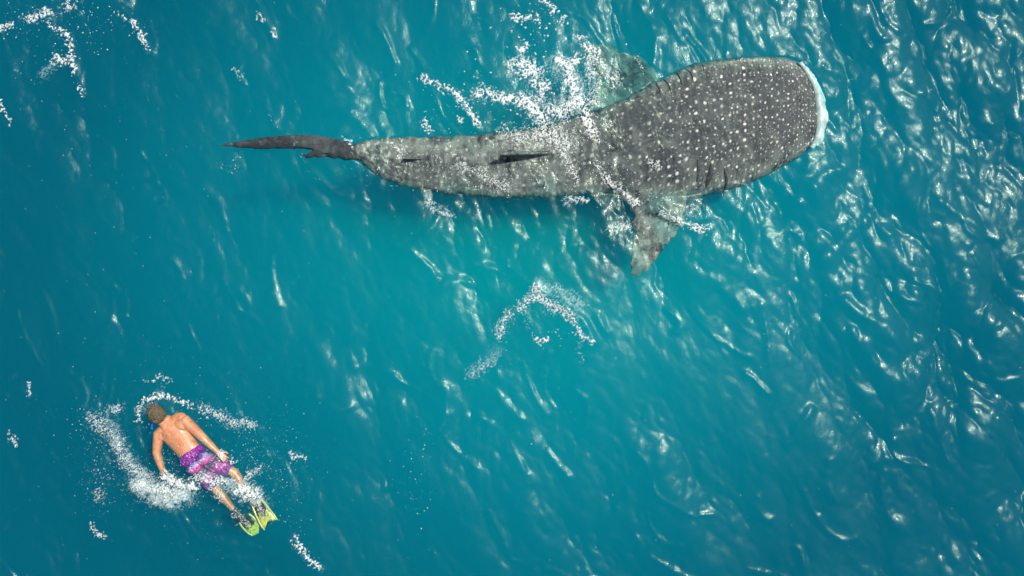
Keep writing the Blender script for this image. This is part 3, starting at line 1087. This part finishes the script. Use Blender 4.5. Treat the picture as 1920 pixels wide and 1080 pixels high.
def make_fin_mat():
    m, nt, out = new_mat('fin_blade')
    pos = node(nt, 'ShaderNodeNewGeometry').outputs['Position']
    sp = node(nt, 'ShaderNodeSeparateXYZ')
    nt.links.new(pos, sp.inputs[0])
    d = unit(W(515, 990) - W(460, 930))
    s = math_n(nt, 'ADD', math_n(nt, 'MULTIPLY', sp.outputs[0], float(d[0])), math_n(nt, 'MULTIPLY', sp.outputs[1], float(d[1])))
    s0 = float(W(490, 963) @ d)
    n = node(nt, 'ShaderNodeTexNoise', i_Scale=26.0, i_Detail=3.0)
    nt.links.new(pos, n.inputs['Vector'])
    t = math_n(nt, 'ADD', math_n(nt, 'SUBTRACT', s, s0), math_n(nt, 'MULTIPLY', math_n(nt, 'SUBTRACT', n.outputs[0], 0.5), 0.28))
    t = math_n(nt, 'MULTIPLY', t, 14.0, clamp=True)
    p = node(nt, 'ShaderNodeBsdfPrincipled', i_Roughness=0.4)
    p.inputs['Coat Weight'].default_value = 0.4
    nt.links.new(mix_c(nt, t, (0.03, 0.035, 0.036), (0.52, 0.52, 0.10)), p.inputs['Base Color'])
    nt.links.new(p.outputs[0], out.inputs['Surface'])
    return m


M_FIN = make_fin_mat()
person = build_person()

# ------------------------------------------------------------------ foam and spray
LACE = Noise(4.0, 1000, band(0.020, 0.16, -0.8), 31)
LACE2 = Noise(4.0, 1000, band(0.012, 0.04, -0.3), 32)


from mathutils.bvhtree import BVHTree
BVH = []
for o_ in [person] + list(person.children_recursive) + [shark]:
    if o_.type == 'MESH':
        BVH.append((BVHTree.FromPolygons([v.co[:] for v in o_.data.vertices], [p.vertices[:] for p in o_.data.polygons]), coords(o_)[:, :2].min(0), coords(o_)[:, :2].max(0)))


def top_z(x, y, z):
    """The higher of z and whatever part of the swimmer or the shark stands there."""
    z = z.copy()
    for t, lo, hi in BVH:
        for i in np.nonzero((x > lo[0]) & (x < hi[0]) & (y > lo[1]) & (y < hi[1]))[0]:
            h = t.ray_cast(Vector((x[i], y[i], 3.0)), Vector((0, 0, -1)))
            if h[0] is not None and h[0].z > z[i]:
                z[i] = h[0].z
    return z


def surf_z(x, y):
    z = sea(x, y)
    zt, e = shark_top(x, y)
    return np.where(e < 1.0, np.maximum(z, zt), z)


SOFT = 0.25


def foam_patch(strokes, cell=0.0070, lace=0.55, lift=0.012, sunk=0.0, cap=1.2, grain=1.0):
    """A raised sheet of foam where the strokes (polyline in pixels, radius in pixels, strength) are thick enough; gives vertices, faces, thickness."""
    vs, fs, th = [], [], []
    base = 0
    for pts, rad, st in strokes:
        P_ = np.array([((p[0] - 960) / PPM, (540 - p[1]) / PPM) for p in pts])
        r = rad / PPM
        x0, y0 = P_.min(0) - 2.0 * r
        x1, y1 = P_.max(0) + 2.0 * r
        xs = np.arange(x0, x1 + cell, cell)
        ys = np.arange(y0, y1 + cell, cell)
        X, Y = np.meshgrid(xs, ys, indexing='ij')
        wx = X + LACE(X * .6, Y * .6) * 0.02
        wy = Y + LACE(X * .6 + 1.3, Y * .6) * 0.02
        D = np.full(X.shape, 9.0)
        for a, b in zip(P_[:-1], P_[1:]):
            D = np.minimum(D, seg_dist(wx, wy, a, b))
        if len(P_) == 1:
            D = np.hypot(wx - P_[0, 0], wy - P_[0, 1])
        dens = st * np.exp(-(D / r) ** 2)
        n1 = 1 - np.abs(LACE(X * grain, Y * grain)) * 1.25
        n2 = LACE2(X, Y)
        f = dens + (n1 * lace + n2 * 0.10 * lace) * (dens > 0.04) - 0.62 + SOFT * (dens > 0.10)
        keep = (f[:-1, :-1] > 0) | (f[1:, :-1] > 0) | (f[1:, 1:] > 0) | (f[:-1, 1:] > 0)
        if not keep.any():
            continue
        Z = surf_z(X, Y) + np.clip(f, -0.15, 0.6) * lift * 2.2 + 0.004
        # pull the rim's outer corners to the outline so that it is smooth
        idx = np.arange(X.size).reshape(X.shape)
        f4 = np.stack([idx[:-1, :-1], idx[1:, :-1], idx[1:, 1:], idx[:-1, 1:]], -1)[keep]
        used, inv = np.unique(f4.ravel(), return_inverse=True)
        co = np.stack([X, Y, Z], -1).reshape(-1, 3)[used]
        co[:, 2] = top_z(co[:, 0], co[:, 1], co[:, 2] - 0.004) + 0.004 if not sunk else co[:, 2] - sunk
        vs.append(co)
        fs.append(inv.reshape(-1, 4) + base)
        th.append(np.clip(f.ravel()[used] * 1.45 + 0.0, -0.5, 1.15) * cap)
        base += len(used)
    return vs, fs, th, base


ICO = None


def ico():
    global ICO
    if ICO is None:
        bm = bmesh.new()
        bmesh.ops.create_icosphere(bm, subdivisions=1, radius=1.0)
        v = np.array([x.co[:] for x in bm.verts])
        f = np.array([[q.index for q in p.verts] for p in bm.faces])
        bm.free()
        ICO = (v, f)
    return ICO


def drops(vs, fs, th, base, spots, k=0.5):
    """Drops and clots: flattened, uneven lumps; spots are (px, py, radius px)."""
    v, f = ico()
    out_f3 = []
    for px, py, r in spots:
        x, y = (px - 960) / PPM, (540 - py) / PPM
        z = float(top_z(np.array([x]), np.array([y]), surf_z(np.array([x]), np.array([y])))[0])
        rr = r * k / PPM
        a = random.uniform(0, 6.28)
        st = random.uniform(1.0, 1.7)
        co = v * (1 + rng.normal(0, .16, (len(v), 1)))
        x_, y_ = co[:, 0] * rr * st, co[:, 1] * rr
        c_ = np.stack([x + x_ * math.cos(a) - y_ * math.sin(a), y + x_ * math.sin(a) + y_ * math.cos(a), z + co[:, 2] * rr * .45 + rr * .15], -1)
        vs.append(c_)
        out_f3.append(f + base)
        th.append(np.full(len(v), random.choice((0.7, 1.0, 1.6))))
        base += len(v)
    return out_f3, base


def scatter(cx, cy, sx, sy, n, rmin=0.7, rmax=3.0, rot=0.0):
    o = []
    for _ in range(n):
        a, b = random.gauss(0, sx), random.gauss(0, sy)
        r = rmin + (rmax - rmin) * random.random() ** 3.2
        o.append((cx + a * math.cos(rot) - b * math.sin(rot), cy + a * math.sin(rot) + b * math.cos(rot), r))
    return o


def along(pts, n, spread, rmin=0.7, rmax=2.6):
    o = []
    P_ = np.array(pts, float)
    L = np.concatenate([[0], np.cumsum(np.hypot(*np.diff(P_, axis=0).T))])
    for _ in range(n):
        t = random.random() * L[-1]
        o.append((np.interp(t, L, P_[:, 0]) + random.gauss(0, spread), np.interp(t, L, P_[:, 1]) + random.gauss(0, spread), rmin + (rmax - rmin) * random.random() ** 3))
    return o


def foam_obj(name, label, cat, strokes, spots, **kw):
    vs, fs, th, base = foam_patch(strokes, **kw)
    f3, base = drops(vs, fs, th, base, spots) if spots else ([], base)
    v = np.concatenate(vs)
    t = np.concatenate(th)
    faces = []
    q = np.concatenate(fs) if fs else np.zeros((0, 4), int)
    # quads as two triangles so that every face has three corners
    tri = np.concatenate([q[:, [0, 1, 2]], q[:, [0, 2, 3]]] + f3) if len(q) else np.concatenate(f3)
    o = mesh_obj(name, v, tri, M_FOAM)
    attr(o, 'thickness', t)
    return tag(o, label, cat, kind='stuff')


foam_obj('fin_splash', 'white foam splash thrown up beside the upper pectoral fin of the shark', 'splash', [
    ([(790, 146), (822, 160), (850, 175), (868, 192), (886, 216), (896, 232)], 5, 0.85),
    ([(896, 174), (925, 180), (950, 186), (975, 188), (995, 197), (1010, 215), (1022, 232)], 10, 0.85),
    ([(972, 188), (990, 190), (1000, 205)], 12, 0.9),
    ([(965, 122), (990, 122), (1006, 134), (985, 138)], 13, 0.85),
    ([(975, 95), (985, 84)], 6, 0.9),
    ([(1000, 157), (1030, 160), (1012, 175), (1010, 192)], 7, 0.85),
    ([(1045, 112), (1060, 122), (1068, 134), (1080, 112)], 8, 0.95),
    ([(1068, 134), (1070, 150), (1078, 165), (1082, 185), (1092, 205), (1100, 225), (1108, 245)], 11, 0.9),
    ([(1030, 205), (1055, 215), (1075, 195)], 14, 0.7),
    ([(1095, 87), (1115, 92), (1126, 112), (1138, 132), (1150, 158)], 5, 0.8),
    ([(1015, 240), (1040, 255), (1060, 270)], 20, 0.55),
    ([(950, 250), (990, 262), (1020, 262)], 18, 0.42),
    ([(1100, 240), (1120, 262)], 8, 0.7), ([(1105, 95), (1112, 150), (1105, 190)], 15, 0.42), ([(1150, 110), (1165, 160)], 5, 0.5), ([(1195, 105), (1205, 135)], 3, 0.5),
    ([(960, 30), (975, 37), (992, 36)], 4, 0.95), ([(1005, 35), (1012, 38)], 6, 0.9), ([(1020, 2), (1034, 10)], 5, 0.9), ([(1035, 22), (1040, 18)], 5, 0.85), ([(1052, 38), (1058, 33)], 4, 0.9),
    ([(1085, 70), (1086, 78)], 4, 0.85), ([(1095, 72), (1098, 70)], 4, 0.85),
    ([(793, 225), (805, 245)], 5, 0.7), ([(860, 220), (862, 226)], 4, 0.9),
], scatter(1010, 150, 60, 60, 300, .6, 4.2) + scatter(1040, 220, 45, 35, 200, .7, 3) + scatter(860, 190, 55, 30, 120, .6, 2.4) + scatter(1000, 30, 28, 24, 60, 1, 5)
    + scatter(985, 262, 40, 18, 220, .6, 2.4) + scatter(1075, 270, 20, 30, 90, .6, 2.2), cell=0.0070, grain=0.72)

foam_obj('back_wash', 'white foam and spray, with white flecks for sparkles, washing over the middle of the shark and its lower fin', 'foam', [
    ([(1040, 265), (1055, 290), (1072, 318), (1082, 345)], 6, 0.6),
    ([(1118, 305), (1130, 330), (1148, 348), (1170, 362), (1195, 380)], 6, 0.7),
    ([(1210, 300), (1235, 315)], 6, 0.55),
    ([(1238, 398), (1256, 408), (1280, 420), (1300, 426), (1325, 432)], 5, 0.9),
    ([(900, 325), (930, 345), (950, 350)], 11, 0.45), ([(860, 312), (885, 322)], 7, 0.5),
    ([(1145, 430), (1165, 426), (1185, 420)], 6, 0.5), ([(1070, 373), (1095, 374)], 5, 0.5),
    ([(800, 378), (820, 395), (845, 402)], 6, 0.4), ([(648, 262), (658, 270)], 4, 0.7), ([(735, 268), (752, 290)], 3, 0.7),
], scatter(935, 332, 30, 16, 230, .6, 2.2) + scatter(780, 318, 45, 20, 110, .6, 2.6) + along([(1040, 265), (1082, 345)], 70, 7, .6, 2.2) + along([(1118, 305), (1325, 432)], 120, 8, .6, 2.2)
    + scatter(860, 310, 40, 10, 80, .6, 2) + along([(700, 295), (1120, 300)], 420, 26, .5, 2.0) + along([(1080, 210), (1180, 350)], 160, 22, .5, 1.8) + along([(660, 260), (760, 300)], 30, 6, .6, 2), cell=0.0070)  # fine drops along the back put its sparkles into white lumps

foam_obj('wave_foam', 'arc of white foam on a small breaking wave in the open water', 'foam', [
    ([(1003, 540), (1010, 556), (1030, 570), (1052, 580), (1070, 592)], 8, 0.85),
    ([(1070, 592), (1080, 612), (1092, 632), (1108, 640)], 4, 0.85),
    ([(1003, 548), (985, 570), (972, 580)], 8, 0.55),
    ([(955, 585), (942, 605), (936, 630)], 9, 0.5),
    ([(1010, 640), (1022, 634)], 5, 0.75),
    ([(925, 675), (905, 690), (885, 705)], 9, 0.3),
], along([(1000, 548), (1040, 582), (1075, 595), (1090, 630)], 90, 6, .5, 1.8) + along([(1000, 550), (965, 585), (940, 610), (938, 650)], 120, 8, .5, 1.8) + along([(935, 660), (880, 705)], 80, 9, .5, 1.6)
    + along([(985, 580), (990, 610), (1004, 635)], 40, 4, .6, 1.8) + along([(1085, 640), (1092, 680)], 40, 4, .6, 1.6) + scatter(1045, 630, 20, 16, 20, .7, 2), cell=0.0070, grain=0.85)

foam_obj('corner_foam', 'broken lines of white foam and bubbles in the upper left of the sea', 'foam', [
    ([(0, 54), (25, 48)], 5, 0.8), ([(60, 36), (80, 28), (92, 24)], 6, 0.75), ([(115, 56), (126, 68), (130, 85), (136, 115), (142, 136)], 5, 0.8),
    ([(104, 112), (122, 116)], 7, 0.85), ([(92, 45), (104, 58)], 3, 0.8), ([(125, 8), (135, 15)], 6, 0.6), ([(218, 22), (235, 36)], 3, 0.7), ([(250, 40), (262, 58), (270, 75), (281, 98)], 4, 0.75),
    ([(150, 160), (156, 176)], 3, 0.8), ([(0, 185), (12, 210), (24, 234)], 3, 0.75), ([(486, 24), (492, 40)], 3, 0.75), ([(512, 58), (514, 68)], 4, 0.8), ([(438, 128), (450, 150)], 3, 0.6),
], along([(0, 50), (60, 35), (110, 18), (150, 0)], 120, 12, .6, 2.8) + scatter(140, 40, 60, 30, 160, .6, 2.6) + along([(250, 40), (281, 98)], 50, 5, .6, 2) + scatter(60, 60, 50, 50, 60, .6, 1.8)
    + along([(504, 215), (522, 240), (530, 254)], 16, 2, .7, 2.2) + along([(450, 280), (436, 325), (412, 310)], 40, 4, .6, 1.8) + along([(564, 285), (586, 330), (600, 335)], 14, 2, .7, 2), cell=0.0070, grain=0.85)

foam_obj('swimmer_wash', 'white wash and bubbles stirred up around the swimmer, with white flecks for sparkles on his back', 'foam', [
    ([(260, 790), (258, 770), (268, 752), (285, 744), (305, 742), (325, 748), (345, 756), (358, 762)], 4, 0.72),
    ([(380, 766), (405, 775), (425, 785), (440, 795)], 9, 0.55), ([(455, 788), (475, 798)], 6, 0.55),
    ([(178, 785), (195, 800), (215, 815), (225, 835)], 14, 0.42), ([(205, 770), (225, 765)], 9, 0.4),
    ([(225, 835), (235, 860), (255, 880), (275, 895)], 12, 0.45),
    ([(262, 905), (285, 915), (310, 920), (335, 925)], 15, 0.62), ([(312, 893), (332, 902), (352, 912), (362, 908)], 9, 1.25), ([(300, 940), (318, 936)], 10, 0.45),
    ([(372, 892), (390, 898), (410, 905)], 10, 0.55), ([(400, 900), (425, 902), (440, 900)], 7, 0.6),
    ([(448, 918), (462, 920), (475, 928)], 14, 0.85), ([(476, 938), (490, 950), (500, 962)], 8, 0.4), ([(455, 900), (475, 885), (490, 875)], 7, 0.45),
    ([(408, 852), (418, 858)], 6, 0.8), ([(428, 862), (438, 866)], 4, 0.7), ([(395, 905), (415, 935)], 9, 0.42), ([(438, 958), (460, 985)], 7, 0.35), ([(485, 955), (508, 975)], 7, 0.35),
    ([(185, 920), (190, 935)], 8, 0.35), ([(275, 712), (300, 706), (318, 712)], 4, 0.45),
    ([(170, 985), (180, 995), (196, 1008)], 4, 0.7), ([(556, 1005), (562, 1020), (580, 1040), (602, 1062)], 5, 0.7), ([(55, 715), (58, 740)], 3, 0.6), ([(18, 815), (32, 835)], 5, 0.55), ([(545, 852), (570, 860)], 4, 0.55),
], along([(178, 760), (185, 830), (230, 860), (180, 900), (195, 940)], 300, 17, .5, 1.8) + along([(262, 780), (290, 745), (360, 762)], 70, 5, .5, 1.6) + scatter(300, 900, 45, 25, 160, .5, 1.8)
    + along([(380, 766), (440, 795), (480, 800)], 120, 10, .5, 1.8) + scatter(490, 880, 45, 45, 300, .5, 1.7) + scatter(340, 850, 120, 90, 380, .45, 1.3) + along([(190, 780), (180, 850), (200, 940)], 160, 26, .5, 1.5) + scatter(420, 905, 35, 22, 180, .5, 1.7) + scatter(325, 860, 22, 18, 120, .5, 1.6)
    + along([(345, 800), (400, 840)], 70, 7, .5, 1.5) + along([(480, 850), (560, 930), (565, 1000)], 70, 14, .5, 1.6) + along([(325, 795), (352, 840)], 150, 13, .3, 1.1) + along([(350, 790), (382, 822), (410, 848)], 60, 6, .3, 1.0) + along([(350, 850), (400, 880)], 60, 14, .4, 1.2), cell=0.0066)  # tiny drops on back and arm model the wet skin's glints in white

foam_obj('bubble_cloud', 'milky clouds of fine bubbles hanging just below the surface', 'bubbles', [
    ([(262, 908), (290, 925), (318, 934), (345, 925)], 24, 0.95), ([(300, 940), (312, 950)], 12, 0.6), ([(440, 912), (462, 926), (482, 945)], 20, 0.8), ([(205, 800), (235, 860), (262, 890)], 18, 0.5),
    ([(270, 770), (300, 735)], 10, 0.4), ([(1040, 120), (1080, 150), (1085, 190)], 26, 0.6), ([(985, 180), (1040, 200)], 26, 0.55), ([(1148, 432), (1178, 424)], 9, 0.9), ([(1062, 374), (1100, 373)], 7, 0.8),
    ([(1010, 535), (1050, 545), (1090, 572)], 14, 0.6), ([(880, 700), (930, 660)], 14, 0.4), ([(95, 120), (75, 140)], 12, 0.5), ([(400, 895), (425, 915)], 16, 0.6), ([(1115, 100), (1140, 130)], 12, 0.7), ([(800, 385), (840, 400)], 12, 0.5),
], [], cell=0.012, lace=0.3, sunk=0.05, cap=0.75)

spots = []
for _ in range(430):
    spots.append((random.uniform(0, 1920), random.uniform(0, 1080), 0.55 + 1.1 * random.random() ** 4))
spots += scatter(785, 880, 26, 55, 60, .6, 2.4) + scatter(330, 650, 200, 120, 60, .6, 1.5) + scatter(1420, 630, 30, 30, 18, .7, 1.7) + scatter(200, 250, 160, 120, 90, .6, 1.5)
foam_obj('foam_flecks', 'tiny white flecks and drops of foam scattered over the whole sea', 'foam', [], spots)
print('tris', sum(len(o.data.polygons) for o in bpy.data.objects if o.type == 'MESH'))
